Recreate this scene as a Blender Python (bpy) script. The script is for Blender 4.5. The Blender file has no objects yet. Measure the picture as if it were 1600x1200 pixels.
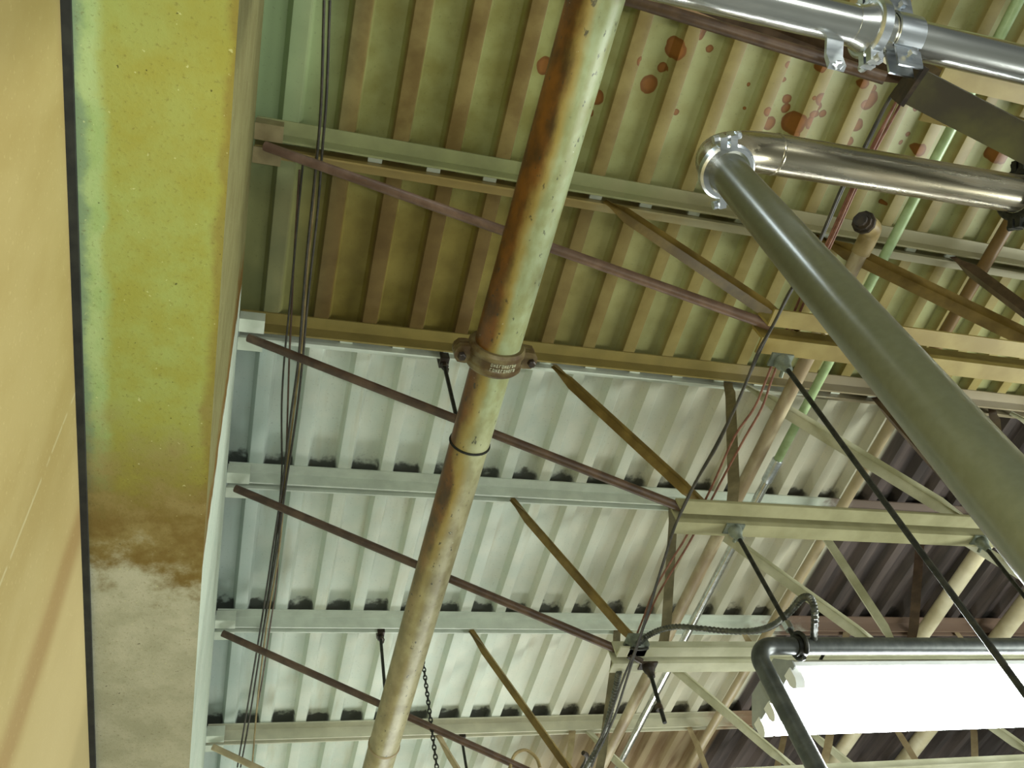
import bpy, bmesh, math, random
from mathutils import Vector, Matrix
random.seed(7)
PI = math.pi
S = bpy.context.scene
COL = S.collection

# ------------------------------------------------------------------ camera
cam_d = bpy.data.cameras.new('camera')
cam = bpy.data.objects.new('camera', cam_d)
COL.objects.link(cam)
cam_d.sensor_width = 36.0
cam_d.lens = 29.745
cam_d.clip_start = 0.02
cam.matrix_world = Matrix(((0.95272, -0.09012, -0.29017, 0),
                           (-0.23549, -0.82276, -0.51767, 0),
                           (-0.19209, 0.56122, -0.80507, 0),
                           (0, 0, 0, 1)))
S.camera = cam

# ------------------------------------------------------------------ world
W = bpy.data.worlds.new('hall_air')
S.world = W
W.use_nodes = True
wn, wl = W.node_tree.nodes, W.node_tree.links
wn.clear()
wo = wn.new('ShaderNodeOutputWorld')
wb = wn.new('ShaderNodeBackground')
wt = wn.new('ShaderNodeTexCoord')
ws = wn.new('ShaderNodeSeparateXYZ')
wr = wn.new('ShaderNodeValToRGB')
wm = wn.new('ShaderNodeMapRange')
wl.new(wt.outputs['Generated'], ws.inputs[0])
wl.new(ws.outputs['Z'], wm.inputs['Value'])
wm.inputs['From Min'].default_value = -1
wm.inputs['From Max'].default_value = 1
wl.new(wm.outputs[0], wr.inputs[0])
wr.color_ramp.elements[0].position = 0.0
wr.color_ramp.elements[0].color = (0.22, 0.235, 0.20, 1)
wr.color_ramp.elements[1].position = 0.55
wr.color_ramp.elements[1].color = (0.10, 0.11, 0.10, 1)
wl.new(wr.outputs[0], wb.inputs[0])
wb.inputs[1].default_value = 1.0
wl.new(wb.outputs[0], wo.inputs[0])

# ------------------------------------------------------------------ lights (added off-frame area lights standing in for unseen fluorescent rows)
def area(name, loc, target, sx, sy, power, col):
    d = bpy.data.lights.new(name, 'AREA')
    d.shape = 'RECTANGLE'
    d.size, d.size_y = sx, sy
    d.energy = power
    d.color = col
    o = bpy.data.objects.new(name, d)
    COL.objects.link(o)
    o.location = loc
    o.rotation_euler = (Vector(target) - Vector(loc)).to_track_quat('-Z', 'Y').to_euler()
    return o
area('lamp_row_right', (4.6, 0.8, 0.2), (0.6, 1.4, 2.4), 0.5, 2.4, 150, (0.95, 1.0, 0.95))
area('fill_row_behind', (1.2, -1.6, 0.1), (0.8, 1.2, 2.3), 1.6, 0.4, 26, (0.95, 1.0, 0.95))  # added unseen fill from behind the camera, aimed up at the roof
area('fill_row_far', (1.6, 5.2, 0.2), (1.2, 3.2, 2.4), 2.4, 0.4, 60, (0.96, 1.0, 0.94))  # added unseen fill from the far end, aimed up at the roof
area('pipe_highlight_fill', (0.06, -0.16, 2.33), (0.5, 0.2, 0.8), 0.16, 0.34, 3.0, (0.80, 0.93, 1.0))  # added unseen light that gives the grey drop pipe its bluish highlight
fl = bpy.data.lights.new('phone_flash', 'POINT')       # the flash beside the lens
fl.energy = 29
fl.color = (0.96, 1.0, 0.96)
fl.shadow_soft_size = 0.012
flo = bpy.data.objects.new('phone_flash', fl)
COL.objects.link(flo)
flo.location = cam.matrix_world @ Vector((0.045, 0.035, 0.02))

# ------------------------------------------------------------------ exposure
S.view_settings.view_transform = 'Standard'
S.view_settings.look = 'None'
S.view_settings.gamma = 1.0
S.view_settings.use_curve_mapping = False
S.view_settings.exposure = 0.12

# ================================================================== helpers
def lin(r, g, b):
    f = lambda c: (c/255/12.92) if c/255 <= 0.04045 else ((c/255+0.055)/1.055)**2.4
    return (f(r), f(g), f(b), 1.0)

class NG:
    """small wrapper round a material's node tree"""
    def __init__(s, name, rough=0.6, metal=0.0):
        s.m = bpy.data.materials.new(name)
        s.m.use_nodes = True
        s.n, s.l = s.m.node_tree.nodes, s.m.node_tree.links
        s.n.clear()
        s.out = s.n.new('ShaderNodeOutputMaterial')
        s.b = s.n.new('ShaderNodeBsdfPrincipled')
        s.l.new(s.b.outputs[0], s.out.inputs[0])
        s.b.inputs['Roughness'].default_value = rough
        s.b.inputs['Metallic'].default_value = metal
        g = s.n.new('ShaderNodeNewGeometry')
        s.pos = g.outputs['Position']
        s.nor = g.outputs['Normal']
        x = s.n.new('ShaderNodeSeparateXYZ')
        s.l.new(s.pos, x.inputs[0])
        s.x, s.y, s.z = x.outputs
    def put(s, sock, v):
        if hasattr(v, 'is_output'):
            s.l.new(v, sock)
        else:
            sock.default_value = v
    def math(s, op, a, b=0.0, c=0.0, clamp=False):
        n = s.n.new('ShaderNodeMath')
        n.operation = op
        n.use_clamp = clamp
        s.put(n.inputs[0], a); s.put(n.inputs[1], b); s.put(n.inputs[2], c)
        return n.outputs[0]
    def step(s, v, a, b):                     # smooth 0..1 between a and b
        n = s.n.new('ShaderNodeMapRange')
        n.interpolation_type = 'SMOOTHSTEP'
        s.put(n.inputs['Value'], v)
        if a < b:
            n.inputs['From Min'].default_value = a; n.inputs['From Max'].default_value = b
            n.inputs['To Min'].default_value = 0; n.inputs['To Max'].default_value = 1
        else:
            n.inputs['From Min'].default_value = b; n.inputs['From Max'].default_value = a
            n.inputs['To Min'].default_value = 1; n.inputs['To Max'].default_value = 0
        return n.outputs[0]
    def noise(s, scale, detail=4, stretch=(1, 1, 1), rough=0.55, off=(0, 0, 0)):
        mp = s.n.new('ShaderNodeMapping')
        s.l.new(s.pos, mp.inputs[0])
        mp.inputs['Scale'].default_value = stretch
        mp.inputs['Location'].default_value = off
        n = s.n.new('ShaderNodeTexNoise')
        s.l.new(mp.outputs[0], n.inputs['Vector'])
        n.inputs['Scale'].default_value = scale
        n.inputs['Detail'].default_value = detail
        n.inputs['Roughness'].default_value = rough
        return n.outputs[0]
    def mix(s, f, a, b):
        n = s.n.new('ShaderNodeMix')
        n.data_type = 'RGBA'
        s.put(n.inputs[0], f); s.put(n.inputs[6], a); s.put(n.inputs[7], b)
        return n.outputs[2]
    def bump(s, h, strength, dist=0.01):
        n = s.n.new('ShaderNodeBump')
        n.inputs['Strength'].default_value = strength
        n.inputs['Distance'].default_value = dist
        s.l.new(h, n.inputs['Height'])
        s.l.new(n.outputs[0], s.b.inputs['Normal'])
    def color(s, c):
        s.put(s.b.inputs['Base Color'], c)
        return s.m

def plain(name, c1, c2, scale=14, rough=0.55, metal=0.0, stretch=(1, 1, 1), lo=0.35, hi=0.7, bump=0.0):
    g = NG(name, rough, metal)
    n = g.noise(scale, 5, stretch)
    c = g.mix(g.step(n, lo, hi), c1, c2)
    if bump:
        g.bump(g.noise(scale*6, 3), bump, 0.002)
    return g.color(c)

class MB:
    """collects shapes for ONE mesh object"""
    def __init__(s):
        s.v, s.f = [], []
    def add(s, vs, fs):
        o = len(s.v)
        s.v += [Vector(v) for v in vs]
        s.f += [tuple(i+o for i in f) for f in fs]
        return s
    def box(s, x0, x1, y0, y1, z0, z1):
        vs = [(x, y, z) for z in (z0, z1) for y in (y0, y1) for x in (x0, x1)]
        return s.add(vs, [(0, 2, 3, 1), (4, 5, 7, 6), (0, 1, 5, 4), (2, 6, 7, 3), (0, 4, 6, 2), (1, 3, 7, 5)])
    def prism(s, prof, p0, p1, u, w):
        """profile (a,b) in the axes u,w swept from p0 to p1"""
        p0, p1, u, w = Vector(p0), Vector(p1), Vector(u), Vector(w)
        n = len(prof)
        vs = [p0+u*a+w*b for a, b in prof] + [p1+u*a+w*b for a, b in prof]
        fs = [(i, (i+1) % n, n+(i+1) % n, n+i) for i in range(n)]
        fs += [tuple(range(n))[::-1], tuple(range(n, 2*n))]
        return s.add(vs, fs)
    def bar(s, p0, p1, wd, ht, up=(0, 0, 1)):
        p0, p1 = Vector(p0), Vector(p1)
        d = (p1-p0).normalized()
        a = d.cross(Vector(up)).normalized()
        b = a.cross(d)
        return s.prism([(-wd/2, -ht/2), (wd/2, -ht/2), (wd/2, ht/2), (-wd/2, ht/2)], p0, p1, a, b)
    def lathe(s, p0, p1, prof, seg=24, caps=True):
        """prof: list of (t along p0->p1 in metres, radius)"""
        p0, p1 = Vector(p0), Vector(p1)
        d = (p1-p0).normalized()
        a = d.orthogonal().normalized()
        b = d.cross(a)
        vs, fs = [], []
        for t, r in prof:
            for k in range(seg):
                w = 2*PI*k/seg
                vs.append(p0+d*t+(a*math.cos(w)+b*math.sin(w))*r)
        for i in range(len(prof)-1):
            for k in range(seg):
                k2 = (k+1) % seg
                fs.append((i*seg+k, i*seg+k2, (i+1)*seg+k2, (i+1)*seg+k))
        if caps:
            fs.append(tuple(range(seg))[::-1])
            fs.append(tuple(range((len(prof)-1)*seg, len(prof)*seg)))
        return s.add(vs, fs)
    def tube(s, pts, r, seg=12, caps=True):
        pts = [Vector(p) for p in pts]
        rs = r if isinstance(r, (list, tuple)) else [r]*len(pts)
        vs, fs = [], []
        a = None
        for i, p in enumerate(pts):
            d = (pts[min(i+1, len(pts)-1)]-pts[max(i-1, 0)]).normalized()
            if a is None:
                a = d.orthogonal().normalized()
            else:
                a = (a-d*a.dot(d)).normalized()
            b = d.cross(a)
            for k in range(seg):
                w = 2*PI*k/seg
                vs.append(p+(a*math.cos(w)+b*math.sin(w))*rs[i])
        for i in range(len(pts)-1):
            for k in range(seg):
                k2 = (k+1) % seg
                fs.append((i*seg+k, i*seg+k2, (i+1)*seg+k2, (i+1)*seg+k))
        if caps:
            fs.append(tuple(range(seg))[::-1])
            fs.append(tuple(range((len(pts)-1)*seg, len(pts)*seg)))
        return s.add(vs, fs)
    def build(s, name, mat, parent=None, sharp=35):
        me = bpy.data.meshes.new(name)
        off = Vector((0, 0, 0))
        q = parent
        while q is not None:
            off += q.location
            q = q.parent
        loc = Vector((0, 0, 0))
        if parent is None:                     # origin at the thing's own middle
            lo = Vector([min(v[i] for v in s.v) for i in range(3)])
            hi = Vector([max(v[i] for v in s.v) for i in range(3)])
            loc = (lo+hi)/2
            off = loc
        me.from_pydata([v-off for v in s.v], [], s.f)
        bm = bmesh.new()
        bm.from_mesh(me)
        bmesh.ops.recalc_face_normals(bm, faces=bm.faces)
        bm.to_mesh(me)
        bm.free()
        for p in me.polygons:
            p.use_smooth = True
        me.set_sharp_from_angle(angle=math.radians(sharp))
        me.materials.append(mat)
        o = bpy.data.objects.new(name, me)
        COL.objects.link(o)
        o.location = loc
        if parent is not None:
            o.parent = parent
        return o

def tag(o, label, cat, group=None):
    o['label'] = label
    o['category'] = cat
    if group:
        o['group'] = group
    return o
def thing(name, label, cat, loc, group=None):
    o = bpy.data.objects.new(name, None)
    COL.objects.link(o)
    o.empty_display_size = 0.05
    o.location = loc
    return tag(o, label, cat, group)
def struct(name, mb, mat):
    o = mb.build(name, mat)
    o['kind'] = 'structure'
    return o
def smooth(pts, n=6):
    """Catmull-Rom through the points"""
    P = [Vector(p) for p in pts]
    P = [P[0]*2-P[1]] + P + [P[-1]*2-P[-2]]
    out = []
    for i in range(1, len(P)-2):
        for k in range(n):
            t = k/n
            out.append(0.5*((2*P[i])+(P[i+1]-P[i-1])*t+(2*P[i-1]-5*P[i]+4*P[i+1]-P[i+2])*t*t
                            + (3*P[i]-P[i-1]-3*P[i+1]+P[i+2])*t*t*t))
    out.append(P[-2])
    return out
def arc(c, a, b, r, t0, t1, n=12):
    c, a, b = Vector(c), Vector(a), Vector(b)
    return [c+(a*math.cos(t0+(t1-t0)*i/n)+b*math.sin(t0+(t1-t0)*i/n))*r for i in range(n+1)]

# ================================================================== materials
# --- corrugated roof deck: oil-yellowed near bays, whiter far bays, brown right side
SPOTS = [(1.072, 0.359, 0.0242), (1.068, 0.347, 0.0202), (1.058, 0.416, 0.0131), (1.034, 0.471, 0.0253), (1.139, 0.292, 0.0173), (1.138, 0.305, 0.0163), (1.184, 0.339, 0.0113),
         (0.973, 0.408, 0.0130), (1.148, 0.534, 0.0093), (1.346, 0.412, 0.0059), (1.363, 0.482, 0.0055), (1.430, 0.327, 0.0107), (1.455, 0.377, 0.0075),
         (1.491, 0.429, 0.0141), (1.499, 0.457, 0.0142), (1.533, 0.493, 0.0286), (1.541, 0.480, 0.0220), (1.464, 0.510, 0.0196), (1.421, 0.470, 0.0129), (1.542, 0.316, 0.0131), (1.555, 0.403, 0.0066),
         (1.580, 0.402, 0.0177), (1.603, 0.430, 0.0144), (1.608, 0.453, 0.0111), (1.632, 0.449, 0.0112), (1.581, 0.475, 0.0199), (1.578, 0.451, 0.0133), (1.548, 0.519, 0.0110),
         (1.701, 0.332, 0.0146), (1.765, 0.344, 0.0114), (1.771, 0.376, 0.0251), (1.770, 0.389, 0.0206), (1.737, 0.389, 0.0136), (1.766, 0.461, 0.0206), (1.767, 0.514, 0.0138), (2.008, 0.488, 0.0193),
         (1.963, 0.455, 0.0083), (1.952, 0.485, 0.0071), (2.309, 0.455, 0.0243), (2.331, 0.460, 0.0180), (1.680, 0.280, 0.0179), (1.947, 0.370, 0.0118),
         (0.708, 0.479, 0.0214), (0.708, 0.486, 0.0194), (0.886, 0.539, 0.0219), (0.882, 0.585, 0.0090), (1.986, 0.686, 0.0073), (1.930, 0.332, 0.0118), (2.324, 0.397, 0.0204)]
def deck_mat():
    g = NG('deck_paint', 0.42)
    g.b.inputs['Specular IOR Level'].default_value = 0.22
    big = g.noise(2.2, 4)
    mid = g.noise(9, 5)
    streak = g.noise(16, 4, (1, 0.12, 1))
    fine = g.noise(120, 2)
    pan = g.step(g.z, 2.403, 2.43)
    # yellowed bays
    ribc = g.mix(g.step(mid, .35, .7), lin(102, 84, 44), lin(128, 112, 66))
    panc = g.mix(g.step(mid, .3, .7), lin(122, 118, 62), lin(140, 142, 88))
    olive = g.mix(pan, ribc, panc)
    olive2 = g.mix(pan, g.mix(g.step(mid, .3, .7), lin(84, 66, 34), lin(102, 84, 46)), g.mix(g.step(mid, .3, .7), lin(104, 92, 42), lin(122, 110, 54)))
    olive = g.mix(g.step(g.math('ADD', g.y, g.math('MULTIPLY', big, .3)), .85, 1.15), olive, olive2)
    # greener by the wall, paler and tanner to the right
    olive = g.mix(g.math('MULTIPLY', g.step(g.x, .22, -.02), g.math('MULTIPLY_ADD', g.step(g.y, 1.0, .72), .5, .28)), olive, lin(150, 174, 130))
    tan = g.mix(pan, g.mix(g.step(mid, .3, .7), lin(124, 110, 62), lin(138, 126, 76)), g.mix(g.step(mid, .3, .7), lin(138, 136, 88), lin(148, 150, 104)))
    olive = g.mix(g.step(g.math('ADD', g.x, g.math('MULTIPLY', big, .5)), .85, 1.75), olive, tan)
    # pale bays
    white = g.mix(g.step(mid, .3, .75), lin(198, 208, 194), lin(210, 214, 198))
    white = g.mix(g.math('MULTIPLY', g.step(streak, .52, .75), .35), white, lin(170, 160, 120))
    far = g.math('MULTIPLY', g.step(g.math('ADD', g.x, g.math('MULTIPLY', big, .6)), 1.2, 2.3), .5)
    white = g.mix(far, white, lin(176, 160, 128))
    white = g.mix(g.math('MULTIPLY', g.step(g.x, .22, -.02), .5), white, lin(150, 172, 168))
    rear = g.mix(g.step(streak, .35, .65), lin(128, 106, 78), lin(164, 148, 116))
    white = g.mix(g.math('MULTIPLY', g.step(g.y, 3.47, 3.5), g.step(g.math('ADD', g.x, g.math('MULTIPLY', streak, .6)), 1.6, 2.2)), white, rear)
    c = g.mix(g.step(g.y, 1.405, 1.42), olive, white)
    # brown-stained deck on the right, greyed to hold the lamp's flare haze
    br = g.mix(g.step(streak, .35, .65), lin(68, 62, 60), lin(94, 84, 80))
    edge = g.math('MULTIPLY', g.step(g.x, 2.575, 2.60), g.step(g.y, 1.405, 1.42))
    c = g.mix(edge, c, br)
    # dark ragged patches on the pans along the far joists
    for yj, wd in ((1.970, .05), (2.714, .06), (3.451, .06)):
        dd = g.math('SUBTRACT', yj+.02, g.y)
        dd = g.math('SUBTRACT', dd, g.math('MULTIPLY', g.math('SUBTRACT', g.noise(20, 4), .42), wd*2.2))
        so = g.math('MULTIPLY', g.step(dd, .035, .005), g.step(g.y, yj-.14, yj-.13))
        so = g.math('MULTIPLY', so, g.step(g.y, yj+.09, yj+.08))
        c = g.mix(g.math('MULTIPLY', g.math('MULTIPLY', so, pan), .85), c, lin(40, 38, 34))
    # brown drip stains under the roof seam
    vm = g.n.new('ShaderNodeVectorMath'); vm.operation = 'SCALE'
    nz = g.n.new('ShaderNodeTexNoise'); nz.inputs['Scale'].default_value = 30; nz.inputs['Detail'].default_value = 2
    g.l.new(g.pos, nz.inputs['Vector'])
    sub = g.n.new('ShaderNodeVectorMath'); sub.operation = 'SUBTRACT'
    g.l.new(nz.outputs['Color'], sub.inputs[0]); sub.inputs[1].default_value = (.5, .5, .5)
    g.l.new(sub.outputs[0], vm.inputs[0]); vm.inputs['Scale'].default_value = 0.010
    add = g.n.new('ShaderNodeVectorMath'); add.operation = 'ADD'
    g.l.new(g.pos, add.inputs[0]); g.l.new(vm.outputs[0], add.inputs[1])
    flat = g.n.new('ShaderNodeVectorMath'); flat.operation = 'MULTIPLY'
    g.l.new(add.outputs[0], flat.inputs[0]); flat.inputs[1].default_value = (1, 1, 0)
    tot = None
    for X, Y, r in SPOTS:
        d = g.n.new('ShaderNodeVectorMath'); d.operation = 'DISTANCE'
        g.l.new(flat.outputs[0], d.inputs[0]); d.inputs[1].default_value = (X, Y, 0)
        q = g.math('SUBTRACT', 1.0, g.math('DIVIDE', d.outputs['Value'], r))
        tot = q if tot is None else g.math('MAXIMUM', tot, q)
    core = g.mix(g.step(tot, 0.05, .5), lin(104, 62, 20), lin(122, 76, 28))
    c = g.mix(g.math('MULTIPLY', g.step(tot, -.14, -.04), .94), c, core)
    c = g.mix(g.math('MULTIPLY', g.step(fine, .62, .75), .2), c, lin(60, 52, 30))
    g.bump(mid, .12, .004)
    return g.color(c)

def header_mat():
    g = NG('stained_concrete', 0.8)
    g.b.inputs['Specular IOR Level'].default_value = 0.15
    big = g.noise(3.0, 5)
    mid = g.noise(14, 6, rough=.65)
    fine = g.noise(150, 3, rough=.7)
    yel = g.mix(g.step(mid, .3, .7), lin(150, 150, 68), lin(154, 164, 90))
    yel = g.mix(g.math('MULTIPLY', g.step(big, .45, .65), .3), yel, lin(152, 140, 60))
    pale = g.mix(g.step(mid, .35, .65), lin(150, 172, 108), lin(168, 186, 126))
    lx = g.math('ADD', g.x, g.math('MULTIPLY', g.math('SUBTRACT', mid, .5), .05))
    yel = g.mix(g.step(lx, -.212, -.232), yel, pale)
    yel = g.mix(g.math('MULTIPLY', g.step(lx, -.238, -.254), .6), yel, lin(110, 130, 110))
    yw = g.math('ADD', g.y, g.math('MULTIPLY', g.math('SUBTRACT', mid, .5), .5))
    yw = g.math('ADD', yw, g.math('MULTIPLY', g.math('SUBTRACT', big, .5), .4))
    # brown creep along the right-hand arris
    ed = g.math('MULTIPLY', g.step(g.math('ADD', g.x, g.math('MULTIPLY', g.math('SUBTRACT', mid, .5), .06)), -.082, -.064), .55)
    yel = g.mix(ed, yel, lin(122, 92, 36))
    brown = g.mix(g.step(mid, .35, .65), lin(118, 98, 48), lin(142, 128, 78))
    low = g.mix(g.step(yw, .80, 1.12), yel, brown)
    grey = g.mix(g.step(mid, .35, .65), lin(166, 165, 138), lin(184, 182, 156))
    low = g.mix(g.step(yw, 1.2, 1.36), low, grey)
    # the side: dull olive near, white paint beyond the stain front
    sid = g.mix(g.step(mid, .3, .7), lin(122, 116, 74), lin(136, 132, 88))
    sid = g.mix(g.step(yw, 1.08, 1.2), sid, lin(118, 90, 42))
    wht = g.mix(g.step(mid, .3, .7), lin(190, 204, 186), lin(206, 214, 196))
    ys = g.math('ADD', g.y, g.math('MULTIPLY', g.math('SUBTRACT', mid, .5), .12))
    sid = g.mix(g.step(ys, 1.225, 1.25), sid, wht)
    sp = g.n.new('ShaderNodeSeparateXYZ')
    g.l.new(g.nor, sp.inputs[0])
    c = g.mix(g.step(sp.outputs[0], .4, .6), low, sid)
    c = g.mix(g.math('MULTIPLY', g.step(fine, .56, .72), .4), c, lin(98, 84, 40))
    c = g.mix(g.math('MULTIPLY', g.step(g.noise(95, 2, off=(2, 5, 1)), .70, .74), .5), c, lin(206, 206, 150))
    c = g.mix(g.math('MULTIPLY', g.step(g.noise(85, 2, off=(7, 1, 3)), .72, .745), .7), c, lin(50, 40, 22))
    g.bump(fine, .25, .002)
    return g.color(c)

def panel_mat():
    g = NG('tan_wall_panel', 0.6)
    big = g.noise(2.5, 4, (1, 1, .35))
    mid = g.noise(9, 5, (1, 1, .5))
    fine = g.noise(140, 2)
    c = g.mix(g.step(mid, .3, .7), lin(166, 146, 88), lin(176, 158, 102))
    c = g.mix(g.math('MULTIPLY', g.step(g.y, .75, 1.5), .8), c, lin(200, 182, 130))
    # brown run-off streak, slanting with the vertical face
    d = g.math('ABSOLUTE', g.math('SUBTRACT', g.math('ADD', g.y, g.math('MULTIPLY', g.math('SUBTRACT', big, .5), .12)), 1.14))
    c = g.mix(g.math('MULTIPLY', g.step(d, .07, .01), .6), c, lin(146, 110, 58))
    d2 = g.math('ABSOLUTE', g.math('SUBTRACT', g.y, .86))
    c = g.mix(g.math('MULTIPLY', g.math('MULTIPLY', g.step(d2, .004, .0015), g.step(g.noise(25, 2), .42, .5)), .6), c, lin(196, 188, 144))
    c = g.mix(g.math('MULTIPLY', g.step(fine, .62, .75), .25), c, lin(220, 206, 150))
    g.bump(fine, .08, .002)
    return g.color(c)

def joist_mat(name, near, far, ysplit, right=None):
    """paint that differs on the two sides of the joist"""
    g = NG(name, 0.4)
    mid = g.noise(12, 5)
    dk = lambda c, k: (c[0]*k, c[1]*k, c[2]*k, 1)
    a = g.mix(g.step(mid, .3, .7), dk(near, .82), near)
    b = g.mix(g.step(mid, .3, .7), dk(far, .85), far)
    c = g.mix(g.step(g.y, ysplit-.004, ysplit+.004), a, b)
    if right:
        c = g.mix(g.step(g.math('ADD', g.x, g.math('MULTIPLY', mid, .8)), right[0], right[1]), c, right[2])
    return g.color(c)

def rust_pipe_mat():
    g = NG('rust_streaked_paint', 0.42)
    n1 = g.noise(7, 6, (1, .4, 1), rough=.6)
    n2 = g.noise(22, 5, (1, .6, 1))
    n3 = g.noise(70, 4, (1, .5, 1))
    paint = g.mix(g.step(n2, .3, .7), lin(140, 144, 96), lin(164, 176, 136))
    grey = g.mix(g.step(n2, .35, .65), lin(146, 138, 100), lin(176, 170, 132))
    paint = g.mix(g.step(g.y, 1.1, 1.7), paint, grey)
    rust = g.mix(g.step(n2, .3, .7), lin(68, 46, 14), lin(120, 76, 20))
    # rust runs down one flank of the pipe, with a yellow fringe
    s = g.math('SUBTRACT', g.x, g.math('MULTIPLY_ADD', g.y, -.0136, .6157))
    s = g.math('DIVIDE', s, .06)
    s = g.math('ADD', s, g.math('MULTIPLY', g.math('SUBTRACT', n1, .5), 1.3))
    k = g.math('MULTIPLY_ADD', g.step(g.y, 2.3, 1.5), .65, .35)
    c = g.mix(g.math('MULTIPLY', g.step(s, -.02, -.5), g.math('MULTIPLY', k, .8)), paint, lin(164, 136, 54))
    c = g.mix(g.math('MULTIPLY', g.step(s, -.36, -.74), k), c, rust)
    c = g.mix(g.math('MULTIPLY', g.step(n1, .60, .74), .45), c, lin(112, 88, 44))
    c = g.mix(g.math('MULTIPLY', g.step(n3, .64, .70), .8), c, lin(52, 50, 36))
    c = g.mix(g.math('MULTIPLY', g.step(g.noise(85, 2, off=(4, 2, 7)), .74, .78), .45), c, lin(214, 218, 196))
    g.bump(n3, .15, .003)
    return g.color(c)

def dirty_steel(name, c1, c2, rough, dirt, amt, scale=18):
    g = NG(name, rough, 1.0)
    n = g.noise(scale, 5, (.12, 1.8, 1.8))
    c = g.mix(g.step(n, .35, .65), c1, c2)
    dn = g.noise(scale*1.7, 6, (.14, 1.3, 1.3), off=(3, 1, 2))
    f = g.math('MULTIPLY', g.step(dn, .45, .75), amt)
    c = g.mix(f, c, dirt)
    g.put(g.b.inputs['Metallic'], g.math('SUBTRACT', 1.0, g.math('MULTIPLY', f, .7)))
    g.put(g.b.inputs['Roughness'], g.math('MULTIPLY_ADD', f, .3, rough))
    return g.color(c)

M = {}
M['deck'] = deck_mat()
M['header'] = header_mat()
M['panel'] = panel_mat()
M['gap_strip'] = plain('black_gap_strip', lin(22, 24, 20), lin(40, 42, 34), 30, .8)
M['rustpipe'] = rust_pipe_mat()
M['chrome'] = dirty_steel('polished_steel', (.62, .63, .60, 1), (.74, .75, .72, 1), .2, lin(120, 112, 80), .25)
M['chrome_dirty'] = dirty_steel('grimy_steel', (.36, .32, .22, 1), (.54, .50, .39, 1), .24, lin(84, 70, 38), .75)
M['zinc'] = dirty_steel('zinc_plated_steel', (.60, .64, .68, 1), (.74, .78, .82, 1), .28, lin(110, 112, 100), .25, 40)
M['drop'] = plain('grey_green_coating', lin(80, 83, 64), lin(86, 89, 70), 90, .34, 0.25)
_b = M['drop'].node_tree.nodes['Principled BSDF']
_b.inputs['Coat Weight'].default_value = 0.5
_b.inputs['Coat Roughness'].default_value = 0.2
M['frame_pipe'] = plain('grey_painted_pipe', lin(66, 70, 68), lin(88, 92, 88), 30, .4, .4)
M['black_rod'] = plain('blackened_rod', lin(34, 36, 32), lin(58, 58, 50), 60, .5, .5)
M['dark_fitting'] = plain('dark_greasy_fitting', lin(40, 34, 28), lin(70, 58, 44), 40, .45, .3)
M['cable_black'] = plain('black_cable_jacket', lin(44, 42, 34), lin(66, 60, 46), 50, .6)
M['cable_red'] = plain('red_cable_jacket', lin(108, 66, 48), lin(134, 92, 70), 50, .6)
M['green_conduit'] = plain('pale_green_paint', lin(146, 168, 118), lin(168, 190, 142), 20, .4)
M['olive_pipe'] = plain('olive_grime_paint', lin(126, 108, 66), lin(160, 142, 98), 16, .45)
M['tan_pipe'] = plain('cream_smoked_paint', lin(140, 122, 92), lin(186, 174, 142), 8, .5, 0, (3, .6, 1))
M['cream'] = plain('cream_paint', lin(206, 196, 160), lin(226, 218, 186), 10, .5)
M['strut'] = plain('dark_olive_strut', lin(44, 38, 18), lin(74, 72, 30), 9, .5)
M['web_brown'] = plain('brown_violet_primer', lin(104, 80, 66), lin(134, 108, 92), 18, .45)
M['web_dark'] = plain('dark_brown_primer', lin(70, 52, 40), lin(100, 78, 60), 18, .45)
M['web_gold'] = plain('bronze_olive_paint', lin(106, 86, 40), lin(140, 118, 62), 12, .35)
M['web_pale'] = plain('pale_grey_green_paint', lin(178, 178, 148), lin(204, 204, 178), 12, .45)
M['web_olive'] = plain('grey_olive_paint', lin(108, 98, 72), lin(140, 130, 100), 14, .45)
M['web_tan'] = plain('tan_paint', lin(160, 142, 108), lin(190, 174, 138), 12, .45)
M['yellow_chord'] = plain('yellowed_chord_paint', lin(132, 114, 54), lin(154, 138, 76), 8, .5)
M['pale_chord'] = plain('yellowish_pale_paint', lin(136, 133, 96), lin(158, 155, 118), 8, .5)
M['white_chord'] = plain('dull_white_paint', lin(172, 172, 142), lin(194, 194, 166), 8, .5)
M['seat'] = plain('bearing_seat_paint', lin(126, 112, 76), lin(148, 136, 96), 16, .5)
M['seat_white'] = plain('white_seat_paint', lin(196, 204, 184), lin(212, 218, 200), 16, .5)
M['lamp_white'] = plain('white_enamel', lin(222, 226, 222), lin(234, 236, 232), 8, .35)
M['lamp_grey'] = plain('grey_end_plate', lin(140, 146, 144), lin(160, 164, 160), 12, .5)
M['flex'] = plain('grey_flexible_conduit', lin(70, 72, 66), lin(104, 106, 96), 40, .4, .5)
M['cast'] = plain('galvanised_casting', lin(104, 112, 100), lin(138, 146, 132), 40, .45, .4)
M['coupling'] = plain('rusty_cast_coupling', lin(82, 62, 36), lin(132, 120, 82), 16, .4, .2)
def tube_mat():
    g = NG('lit_fluorescent_tube', .3)
    g.b.inputs['Emission Color'].default_value = (.93, .98, 1, 1)
    g.b.inputs['Emission Strength'].default_value = 34.0
    return g.color((.9, .9, .9, 1))
M['tube'] = tube_mat()

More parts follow.
